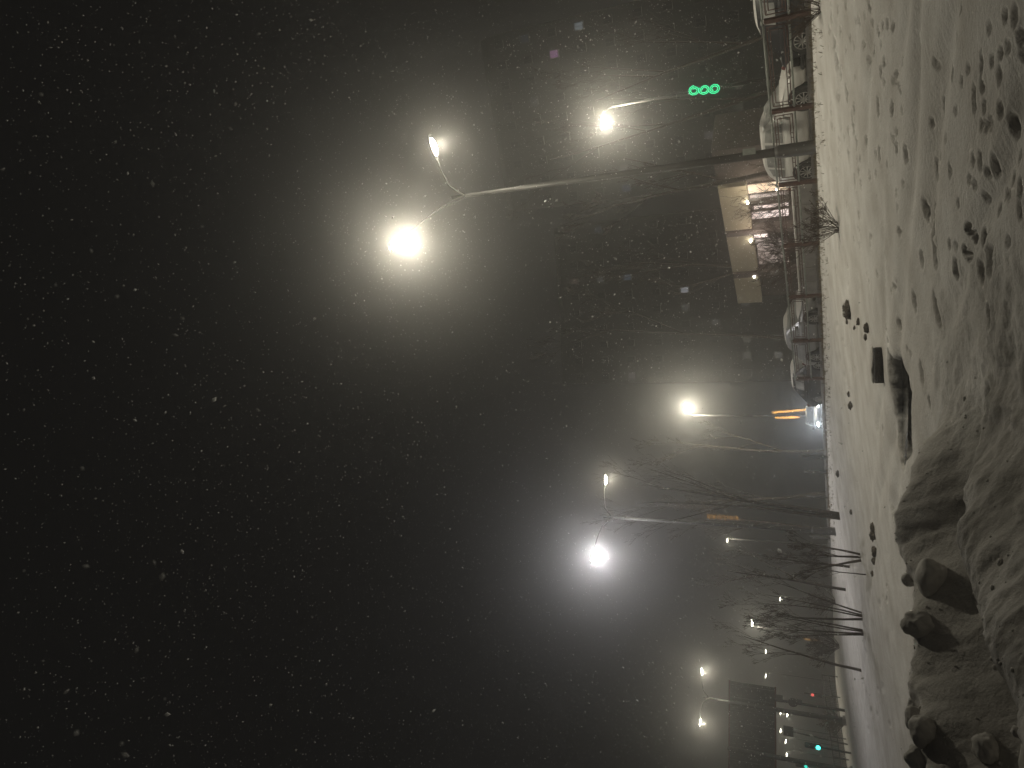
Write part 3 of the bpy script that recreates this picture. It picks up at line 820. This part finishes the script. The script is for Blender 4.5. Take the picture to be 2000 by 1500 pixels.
# ------------------------------------------------------------------ trees and shrubs
def grow(mb_t, mb_c, p, d, L, r, lvl, rnd, spread=.5, upb=.25, minr=.004, kids=(3, 5), trunk=True, segs=5, wig=.10):
    pts = [p.copy()]; rads = [r]; d = d.normalized(); seg = L / segs
    for i in range(segs):
        d = (d + Vector((rnd.gauss(0, wig), rnd.gauss(0, wig), rnd.gauss(0, wig * .5) + upb * .05))).normalized()
        pts.append(pts[-1] + d * seg); rads.append(max(minr, r * (1 - .8 * (i + 1) / segs)))
    (mb_t if trunk else mb_c).tube(pts, rads, 7 if trunk else (5 if r > .02 else 3), caps=trunk)
    if lvl <= 0: return
    n = rnd.randint(*kids)
    for k in range(n):
        f = rnd.uniform(.25, .98); idx = min(int(f * segs), segs - 1); fr = f * segs - idx
        q = pts[idx].lerp(pts[idx + 1], fr); rr = rads[idx] * .55
        ax = (pts[idx + 1] - pts[idx]).normalized(); o = Vector((rnd.gauss(0, 1), rnd.gauss(0, 1), rnd.gauss(0, .4)))
        o = (o - ax * o.dot(ax)).normalized(); dd = (ax * (1 - spread * .5) + o * spread + Vector((0, 0, upb * 1.6))).normalized()
        grow(mb_t, mb_c, q, dd, L * rnd.uniform(.38, .62) * (1.15 - .5 * f), max(minr, rr), lvl - 1, rnd, spread, upb, minr, kids, False, 4, min(.11, wig * 1.25))

def tree(label, px, py, top_px, stems=1, r=.10, lvl=4, lean=0.0, seed=1, name='bare_tree', cat='tree', group=None, kids=(3, 5), spread=.5, dist=None, fan=.10, minr=.005):
    rnd = random.Random(seed)
    b = ground(px, py) if dist is None else on(at_dist(px, py, dist))
    D = math.hypot(b.x, b.y)
    H = at_dist(top_px, py, D).z - b.z
    root = thing(name, label, cat, group=group)
    t = MB(); c = MB()
    for s in range(stems):
        d = Vector((lean + rnd.gauss(0, fan), rnd.gauss(0, fan), 1)) if stems == 1 else Vector((lean + (s - (stems - 1) / 2) * fan * 1.2 + rnd.gauss(0, .02), rnd.gauss(0, fan), 1))
        bb = b + Vector(((s - (stems - 1) / 2) * r * 1.3, rnd.gauss(0, r * .6), -.15))
        grow(t, c, bb, d, H * rnd.uniform(.86, 1.02), r * rnd.uniform(.8, 1.1), lvl, rnd, spread, .3, minr * .7, kids, True, 9, .03)
    t.build('trunk', M['bark'], root, True); c.build('crown', M['twig'], root)
    return root
G = 'bare trees along the snowy slope'
tree('tall bare tree forking low into two dark trunks beside the lamp with orange ornament', 1641, 1009, 1210, 2, .10, 4, .06, 3, group=G, fan=.06)
tree('bare tree with one dark leaning trunk close behind the forked tree', 1626, 1036, 1330, 1, .085, 4, .05, 4, group=G, fan=.02)
tree('short bushy bare tree with dense brown twigs near the trodden trench', 1681, 1088, 1545, 3, .045, 4, .0, 5, group=G, kids=(4, 6), fan=.16)
tree('thin straight sapling standing alone on the snow', 1692, 1122, 1570, 1, .022, 3, .02, 6, group=G, fan=.01)
tree('slim dark trunked bare tree beyond the lone sapling', 1652, 1152, 1400, 1, .08, 4, .08, 7, group=G, fan=.02)
tree('multi stem bare tree with a fan of upright dark stems', 1686, 1205, 1470, 5, .034, 4, .0, 8, group=G, fan=.09)
tree('second multi stem bare tree, stems close together beside the fan shaped one', 1688, 1236, 1500, 4, .036, 4, .0, 9, group=G, fan=.07)
tree('slender leaning bare tree with fine branches near the road sign', 1683, 1310, 1440, 1, .06, 4, .16, 10, group=G, fan=.02)
tree('straight bare tree with short limbs behind the short bushy one', 1660, 1107, 1450, 1, .05, 4, .05, 21, group=G, fan=.02)
B2 = 'bare trees behind the parked cars'
tree('large bare tree rising behind the white parked car', 1560, 150, 1010, 1, .2, 5, 0, 11, group=B2, dist=58, kids=(3, 5), minr=.008)
tree('spreading bare tree behind the dark car at the twiggy shrub', 1560, 40, 1060, 1, .2, 5, 0, 12, group=B2, dist=56, minr=.008)
tree('bare tree rising beside the brick wing of the shop', 1560, 320, 1120, 1, .17, 5, 0, 13, group=B2, dist=36, minr=.008)
tree('bare tree rising behind the shop roof', 1560, 520, 1160, 1, .2, 5, 0, 14, group=B2, dist=62, minr=.01)
tree('bare tree at the far end of the shop beside the parked silver car', 1570, 660, 1180, 1, .2, 5, 0, 15, group=B2, dist=58, minr=.01)
tree('hazy bare tree beyond the oncoming car', 1580, 880, 1290, 1, .18, 5, 0, 16, group=B2, dist=66, minr=.012)
tree('hazy bare tree beyond the forked tree', 1600, 960, 1350, 1, .18, 5, 0, 17, group=B2, dist=70, minr=.012)

def shrub(label, px, py, h, n=14, seed=1, fan=.55, dist=None, minr=.004, lvl=2, r=.012, group=None):
    rnd = random.Random(seed); b = ground(px, py) if dist is None else on(at_dist(px, py, dist)); m = MB(); root = thing('shrub', label, 'shrub', group=group)
    for k in range(n):
        d = Vector((rnd.gauss(0, fan), rnd.gauss(0, fan), 1))
        grow(m, m, b + Vector((rnd.gauss(0, .04), rnd.gauss(0, .04), -.05)), d, h * rnd.uniform(.6, 1.05), r, lvl, rnd, .6, .2, minr, (2, 4), False, 5, .12)
    m.build('branches', M['twig'], root); return root
shrub('dark tangled twiggy shrub poking out of the snow in front of the shop', 1641, 445, .85, 20, 2, .5, group=None, minr=.005, lvl=3)
shrub('bare shrub with splayed stems below the meshed railing panel', 1603, 17, .75, 14, 3, .5, minr=.006)
shrub('hazy brown bush between bare trees on the far slope', 1632, 1175, 1.6, 26, 4, .5, None, .008, 3, .02)
shrub('wide brown bush at the foot of the far slope near the slender tree', 1640, 1262, 2.0, 30, 5, .55, None, .012, 3, .025)
shrub('dark round bush behind the road sign post', 1632, 1412, 1.7, 30, 6, .5, None, .012, 3, .025)
shrub('dark bush under the lit shop window', 1565, 497, 2.6, 34, 7, .3, 34, .01, 3, .025)
shrub('thin twiggy bush before the brightest shop window', 1560, 372, 3.0, 14, 8, .25, 31, .006, 3, .018)

# dry grass along the railing
m = MB(); rnd = random.Random(5)
for k in range(2200):
    t = rnd.uniform(-3, 40); s = SF - abs(rnd.gauss(0, .55)) - .05
    if rnd.random() < .25: s = SF - rnd.uniform(.3, 2.6)
    p = st(s, t); z = gz(p.x, p.y)
    for q in range(rnd.randint(2, 6)):
        a = rnd.uniform(0, 6.28); l = rnd.uniform(.03, .12); tl = Vector((math.cos(a), math.sin(a), 0)) * l * .6
        b0 = Vector((p.x + rnd.gauss(0, .03), p.y + rnd.gauss(0, .03), z - .02)); w = Vector((-math.sin(a), math.cos(a), 0)) * .006
        m.add([b0 - w, b0 + w, b0 + tl + Vector((0, 0, l)), b0 + tl * .5 + Vector((0, 0, l * .65)) - w * .8], [(0, 1, 2, 3)])
tag(m.build('dry_grass', M['grass']), 'sparse dry grass blades poking through snow below the railing', None, None, 'stuff')

# ------------------------------------------------------------------ things lying in the snow field
sl = SLAB; zs = gz(sl.x, sl.y); dirc = Vector((sl.x, sl.y, 0)).normalized(); rzs = math.atan2(-dirc.x, dirc.y)
slab = thing('culvert_slab', 'dark concrete slab end sticking out of the snow above the open ditch', 'slab')
m = MB(); m.box((sl.x, sl.y, zs - .0), (.62, .5, .26), rzs, .015); m.build('slab_body', M['darkconcrete'], slab)
m = MB(); m.blob((sl.x + dirc.x * .10, sl.y + dirc.y * .10, zs + .135), .33, 3, .15, 3, (1.0, .8, .18)); m.build('snow_cap', M['snow'], slab, True)
dm = (DITCH[0] + DITCH[2]) / 2
m = MB(); n = 36
ax = (DITCH[2] - DITCH[0]); ax.z = 0; L = ax.length / 2 + .5; ax.normalize(); bx = Vector((-ax.y, ax.x, 0))
zw = gz(dm.x, dm.y) + .25
m.add([(dm.x + ax.x * math.cos(a) * L + bx.x * math.sin(a) * .6, dm.y + ax.y * math.cos(a) * L + bx.y * math.sin(a) * .6, zw) for a in [2 * PI * k / n for k in range(n)]], [tuple(range(n))])
tag(m.build('ditch_water', M['water']), 'strip of dark open water in the snow ditch', None, None, 'structure')

def clod(name, label, cat, p, r, seed, mt, squash=(1, 1, .8), amp=.3, group=None, sub=4, sink=.25, cap=False, freq=1.6):
    m = MB(); m.blob((p.x, p.y, p.z + r * squash[2] * (1 - sink)), r, seed, amp, sub, squash, freq)
    o = m.build(name, mt, None, True, (p.x, p.y, p.z)); tag(o, label, cat, group)
    if cap:
        c = MB(); c.blob((p.x + .1 * r, p.y + .2 * r, p.z + r * squash[2] * 1.25), r * .82, seed + .5, amp * .6, 3, (squash[0], squash[1], squash[2] * .55))
        q = c.build('snow_cap', M['snow'], None, True, (p.x, p.y, p.z)); q.parent = o; q.matrix_parent_inverse = Matrix.Translation((-p.x, -p.y, -p.z))
    return o
hp = ground(1662, 606)
clod('earth_heap', 'dark heap of dug out frozen earth on the open snow slope', 'earth heap', hp, .15, 5, M['earth'], (1.3, .8, .6), .5, None, 4, .3, True)
for k, (px, py, r) in enumerate(((1680, 628, .06), (1698, 640, .08), (1672, 640, .04), (1694, 658, .05), (1658, 628, .05))):
    clod('earth_clod', ('small dark earth clod scattered beside the dug out heap'), 'earth clod', ground(px, py), r, 6 + k, M['earth'], (1.2, .9, .6), .5, 'earth clods around the dug out heap', 3)
for k, (px, py, r) in enumerate(((1708, 1030, .07), (1709, 1046, .10), (1712, 1078, .09), (1710, 1096, .07), (1704, 1120, .05), (1665, 1000, .06), (1640, 925, .09), (1664, 792, .07), (1660, 770, .05))):
    clod('earth_clod', 'dark earth clod lying along the trodden trench by the bare trees' if k < 5 else 'dark tuft of earth poking from the smooth snow below the oncoming car', 'earth clod', ground(px, py), r, 20 + k, M['earth'], (1.4, .9, .7), .5, 'earth clods along the trench' if k < 5 else 'earth tufts on the smooth slope', 3)

# snow chunks on the ploughed ridge
chunks = [(1786, 1128, 7.4, .155, 'largest rounded snow chunk perched on the ploughed ridge'), (1766, 1217, 7.2, .13, 'egg shaped snow chunk beside the largest chunk on the ridge'), (1752, 1298, 7.6, .09, 'small snow chunk alone on the far side of the ridge'),
          (1768, 1400, 6.9, .09, 'snow chunk at the start of the rough cluster on the ridge'), (1780, 1424, 6.7, .10, 'double lobed snow chunk within the rough cluster'), (1792, 1440, 6.4, .11, 'snow chunk in the middle of the rough cluster'), (1806, 1462, 6.1, .14, 'big snow chunk at the frame end of the rough cluster'), (1790, 1480, 6.8, .09, 'pale snow chunk behind the big cluster chunk'), (1768, 1375, 7.2, .07, 'little snow chunk uphill of the rough cluster'),
          (1745, 1360, 9.5, .08, 'tiny snow chunk lying beyond the ridge'), (1742, 1275, 10, .08, 'tiny snow chunk beyond the ridge near the egg shaped chunk'), (1720, 1420, 13, .12, 'snow chunk out on the flat field'), (1716, 1385, 13.5, .10, 'second snow chunk out on the flat field'), (1752, 1130, 7.9, .07, 'small snow chunk on the mound crest behind the largest')]
for k, (px, py, d, r, lb) in enumerate(chunks):
    p = at_dist(px, py, d); z = gz(p.x, p.y)
    p = Vector((p.x, p.y, z - r * .1))
    clod('snow_chunk', lb, 'snow chunk', p, r, 40 + k * 1.3, M['shaded_dirty_snow'], ((1.15, .9, 1.3, 1.0)[k % 4], 1, (.8, 1.0, .7)[k % 3]), .20, 'snow chunks on the ploughed ridge', 4, .62, freq=1.1)

# crumbs of broken snow strewn over the ploughed bank
import bmesh
bm = bmesh.new(); bmesh.ops.create_icosphere(bm, subdivisions=1, radius=1); ico = [v.co.copy() for v in bm.verts]; bm.verts.index_update(); icf = [tuple(v.index for v in f.verts) for f in bm.faces]; bm.free()
m = MB(); rnd = random.Random(17); cnt = 0
while cnt < 420:
    if rnd.random() < .6:
        a_, b_ = rnd.choice(list(zip(R1[1:-1], R1[2:]))); f = rnd.random(); x = a_[0] + (b_[0] - a_[0]) * f + rnd.gauss(0, .55); y = a_[1] + (b_[1] - a_[1]) * f + rnd.gauss(0, .55)
    else:
        a_, b_ = rnd.choice(list(zip(R2[1:-1], R2[2:]))); f = rnd.random(); x = a_[0] + (b_[0] - a_[0]) * f + rnd.gauss(0, .6); y = a_[1] + (b_[1] - a_[1]) * f + rnd.gauss(0, .6)
    if math.hypot(x, y) < 2: cnt += 1; continue
    r = min(.028, math.exp(rnd.gauss(math.log(.009), .5))); z = gz(x, y); sq = (rnd.uniform(.7, 1.3), rnd.uniform(.7, 1.3), rnd.uniform(.5, 1))
    m.add([(x + v.x * r * sq[0] * rnd.uniform(.75, 1.2), y + v.y * r * sq[1] * rnd.uniform(.75, 1.2), z + r * .15 + v.z * r * sq[2] * rnd.uniform(.75, 1.2)) for v in ico], icf); cnt += 1
tag(m.build('snow_crumbs', M['snow'], None, True), 'crumbs of broken snow strewn over the ploughed bank', None, None, 'stuff')

# ------------------------------------------------------------------ road sign from behind, posts, signals on the far left
sg = ground(1652, 1402); DS = math.hypot(sg.x, sg.y)
print('sign dist', DS)
sign = thing('road_sign', 'large dark road sign seen from behind on tall posts', 'road sign')
z0 = at_dist(1513, 1400, DS).z; z1 = at_dist(1424, 1400, DS).z
a = at_dist(1470, 1337, DS - .25); b = at_dist(1470, 1560, DS + 2.0); a.z = b.z = 0
dv = b - a; W = dv.length; dv.normalize(); rzz = math.atan2(dv.y, dv.x); nv = Vector((-dv.y, dv.x, 0))
if nv.dot(a) < 0: nv = -nv
c = (a + b) / 2 + nv * .1
m = MB(); m.box((c.x, c.y, (z0 + z1) / 2), (W, .05, z1 - z0), rzz); pnl = m.build('panel', M['signback'], sign)
for k in range(9):
    q = a + dv * (W * (k + .3) / 9); m = MB(); m.box((q.x, q.y, (z0 + z1) / 2), (.09, .08, (z1 - z0) * .96), rzz); m.build('rib', M['signback'], pnl)
for zz in (z0 - .04, z1 + .04):
    q = (a + b) / 2 + nv * .08; m = MB(); m.box((q.x, q.y, zz), (W + .1, .2, .10), rzz); m.build('edge', M['signedge'], sign)
for py in (1393, 1487):
    q = at_dist(1560, py, DS); q = on(q); m = MB(); m.tube([(q.x, q.y, q.z - .3), (q.x, q.y, z1)], [.19, .15], 12); m.build('post', M['signback'], sign, True)
    m = MB(); m.lathe((q.x, q.y, q.z - .1), (0, 0, 1), [(0, .34), (.3, .34), (.36, .2)], 12); m.build('footing', M['concrete'], sign, True)
# slimmer signal post beside the first sign post
sp_ = thing('signal_post', 'thin signal post with boxes and round sign close beside the road sign post', 'signal post')
q = on(at_dist(1600, 1380, DS - 1)); zt_ = at_dist(1512, 1374, DS - 1).z
m = MB(); m.tube([(q.x, q.y, q.z - .2), (q.x, q.y, zt_)], .10, 10); m.build('post', M['signback'], sp_, True)
e = Vector((q.y, -q.x, 0)).normalized()
for px, w_, hh in ((1522, .5, .55), (1561, .3, .35)):
    z = at_dist(px, 1374, DS - 1).z; m = MB(); m.box((q.x + e.x * .14, q.y + e.y * .14, z), (w_, .24, hh), math.atan2(e.y, e.x), .04); m.build('signal_box', M['signback'], sp_)
z = at_dist(1549, 1374, DS - 1).z; m = MB(); m.lathe((q.x + e.x * .1, q.y - .2, z), (0, -1, 0), [(0, .34), (.03, .34), (.04, .30)], 20); m.build('round_sign', M['signback'], sp_)
# small square sign on a leaning post
sq = thing('square_sign', 'small square sign on a thin leaning post below the road sign', 'sign')
q = on(at_dist(1648, 1453, DS + 4)); tp_ = at_dist(1540, 1427, DS + 4)
m = MB(); m.tube([q - Vector((0, 0, .2)), tp_], .06, 8); m.build('post', M['signback'], sq, True)
m = MB(); m.box((tp_.x, tp_.y - .1, tp_.z), (.75, .05, .75), .2, .01); m.build('panel', M['signback'], sq)
# traffic lights
def tlight(label, px, py, d, mt, on_i):
    r_ = thing('traffic_light', label, 'traffic light'); p = at_dist(px, py, d); b_ = on(p)
    m = MB(); m.tube([b_ - Vector((0, 0, .2)), Vector((p.x, p.y + .2, p.z + .8))], .07, 8); m.build('post', M['signback'], r_, True)
    zc = p.z + .35 * (on_i - 1); m = MB(); m.box((p.x, p.y + .1, zc), (.36, .22, 1.1), 0, .05); hs = m.build('housing', M['plastic'], r_)
    for k in range(3):
        zz = zc + .35 * (1 - k); m = MB(); m.lathe((p.x, p.y - .01, zz), (0, -1, 0), [(0, .14), (.04, .14), (.06, .1)], 16); m.build('signal_lamp', mt if k == on_i else M['plastic'], hs, True)
tlight('traffic light glowing bright green beyond the railing', 1598, 1460, 62, M['cyan'], 2)
M['cyan2'] = emis('faint_signal_green', (.05, 1, .75), 1.2)
tlight('second faint green traffic light at the frame edge', 1574, 1497, 80, M['cyan2'], 2)
tlight('faint red traffic light in the haze beyond the railing', 1587, 1357, 85, M['redled'], 0)
# pedestrian railing there
pr = thing('pedestrian_railing', 'dark pedestrian railing of thin bars at the far crossing', 'fence')
a = on(at_dist(1636, 1322, DS + 5)); b = on(at_dist(1636, 1520, DS + 8))
for f in (0, .2, .4, .6, .8, 1):
    q = a.lerp(b, f); m = MB(); m.tube([q - Vector((0, 0, .2)), q + Vector((0, 0, 1.2))], .05, 6); m.build('post', M['signback'], pr)
for hz_ in (.25, .65, 1.15):
    m = MB(); m.tube([a + Vector((0, 0, hz_)), b + Vector((0, 0, hz_))], .035, 6); m.build('rail', M['signback'], pr)
m = MB()
for k in range(60):
    q = a.lerp(b, (k + .5) / 60); m.tube([q + Vector((0, 0, .25)), q + Vector((0, 0, 1.15))], .015, 4)
m.build('infill', M['signback'], pr)
# bollards beyond the railing end
for k, (px, py) in enumerate(((1638, 893), (1622, 922), (1617, 970), (1618, 1050))):
    q = on(at_dist(1610, py, 36 + 3 * k)); m = MB(); m.lathe(q - Vector((0, 0, .2)), (0, 0, 1), [(0, .09), (1.25, .08), (1.3, .05)], 10)
    o = m.build('bollard', M['signback'], None, True); tag(o, ['dark bollard on the slope just past the oncoming car', 'dark bollard between oncoming car and forked tree', 'thin dark bollard close before the forked tree', 'dark bollard behind the leaning trunk'][k], 'bollard', 'bollards along the road edge')

# ------------------------------------------------------------------ falling snow
rf = np.random.default_rng(3)
N = 240000
zz = rf.random(N) ** (1 / 2.7) * 40 + 1.0
zz[:420] = rf.uniform(.9, 2.4, 420); zz[420:1200] = rf.uniform(2, 7, 780)
uu = rf.uniform(-.95, .95, N); vv = rf.uniform(-1.2, 1.2, N)
P = (np.array(FW)[None] + np.array(RT)[None] * uu[:, None] + np.array(UP)[None] * vv[:, None]) * zz[:, None] + np.array(CAMP)[None]
fgap = np.hypot(uu - (1500 - 475 - 750) / F, vv - (1000 - 775) / F)
keep = (P[:, 2] > base_h(P[:, 0], P[:, 1]) + .5) & (np.linalg.norm(P - np.array(CAMP)[None], axis=1) > .33)
keep &= (P[:, 2] < 22) & ((zz > 10) | ((vv > .24) & (fgap > .27)))
P = P[keep]; zz = zz[keep]; n = len(P)
size = np.exp(rf.normal(math.log(.0062), .45, n)) * np.clip(zz / 9, .45, 1.35)
base = np.array([[1, 0, 0], [-1, 0, 0], [0, 1, 0], [0, -1, 0], [0, 0, 1], [0, 0, -1]], float)
ofs = np.array([[0, 2, 4], [2, 1, 4], [1, 3, 4], [3, 0, 4], [2, 0, 5], [1, 2, 5], [3, 1, 5], [0, 3, 5]])
rot = rf.normal(size=(n, 3, 3)); q_, _ = np.linalg.qr(rot)
sc = np.stack([rf.uniform(.5, 1, n), rf.uniform(.6, 1.1, n), rf.uniform(.9, 1.9, n)], 1) * size[:, None]
V = np.einsum('nij,nkj->nki', q_, base[None] * sc[:, None, :]) + P[:, None, :]
FC = (ofs[None] + (np.arange(n) * 6)[:, None, None]).reshape(-1, 3)
me = bpy.data.meshes.new('falling_snow')
me.vertices.add(n * 6); me.vertices.foreach_set('co', V.ravel())
me.loops.add(FC.size); me.loops.foreach_set('vertex_index', FC.ravel().astype(np.int32))
me.polygons.add(len(FC)); me.polygons.foreach_set('loop_start', (np.arange(len(FC)) * 3).astype(np.int32)); me.update(calc_edges=True)
fm = bpy.data.materials.new('snowflake'); fm.use_nodes = True
nt = fm.node_tree; nt.nodes.clear(); o_ = nt.nodes.new('ShaderNodeOutputMaterial'); d_ = nt.nodes.new('ShaderNodeBsdfDiffuse'); t_ = nt.nodes.new('ShaderNodeBsdfTranslucent'); x_ = nt.nodes.new('ShaderNodeMixShader')
d_.inputs['Color'].default_value = (.9, .9, .9, 1); t_.inputs['Color'].default_value = (.9, .9, .9, 1); x_.inputs[0].default_value = .5
nt.links.new(d_.outputs[0], x_.inputs[1]); nt.links.new(t_.outputs[0], x_.inputs[2]); nt.links.new(x_.outputs[0], o_.inputs['Surface'])
me.materials.append(fm)
fo = bpy.data.objects.new('falling_snow', me); COL.objects.link(fo); tag(fo, 'falling snowflakes filling the night air', None, None, 'stuff')

# ------------------------------------------------------------------ haze, sky, render
m = MB(); m.box((0, 150, 30), (720, 720, 74))
hz = m.build('haze', bpy.data.materials.new('haze_air')); hm = hz.data.materials[0]; hm.use_nodes = True
nt = hm.node_tree; nt.nodes.clear(); o_ = nt.nodes.new('ShaderNodeOutputMaterial'); v_ = nt.nodes.new('ShaderNodeVolumePrincipled')
v_.inputs['Color'].default_value = (.95, .95, .945, 1); v_.inputs['Density'].default_value = .0052; v_.inputs['Anisotropy'].default_value = .9
nt.links.new(v_.outputs[0], o_.inputs['Volume'])
tag(hz, 'snowy night haze', None, None, 'stuff')

w = bpy.data.worlds.new('World'); S.world = w; w.use_nodes = True
bg = w.node_tree.nodes['Background']; bg.inputs['Color'].default_value = (.0058, .0055, .0051, 1); bg.inputs['Strength'].default_value = 1.0

S.view_settings.view_transform = 'Standard'; S.view_settings.look = 'None'; S.view_settings.exposure = 0; S.view_settings.gamma = 1
cy = S.cycles
cy.use_denoising = True
try: cy.denoiser = 'OPENIMAGEDENOISE'
except Exception: pass
cy.max_bounces = 5; cy.diffuse_bounces = 2; cy.glossy_bounces = 2; cy.transmission_bounces = 2; cy.volume_bounces = 1
cy.sample_clamp_indirect = 2; cy.sample_clamp_direct = 0
cy.use_light_tree = True
cy.caustics_reflective = False; cy.caustics_refractive = False
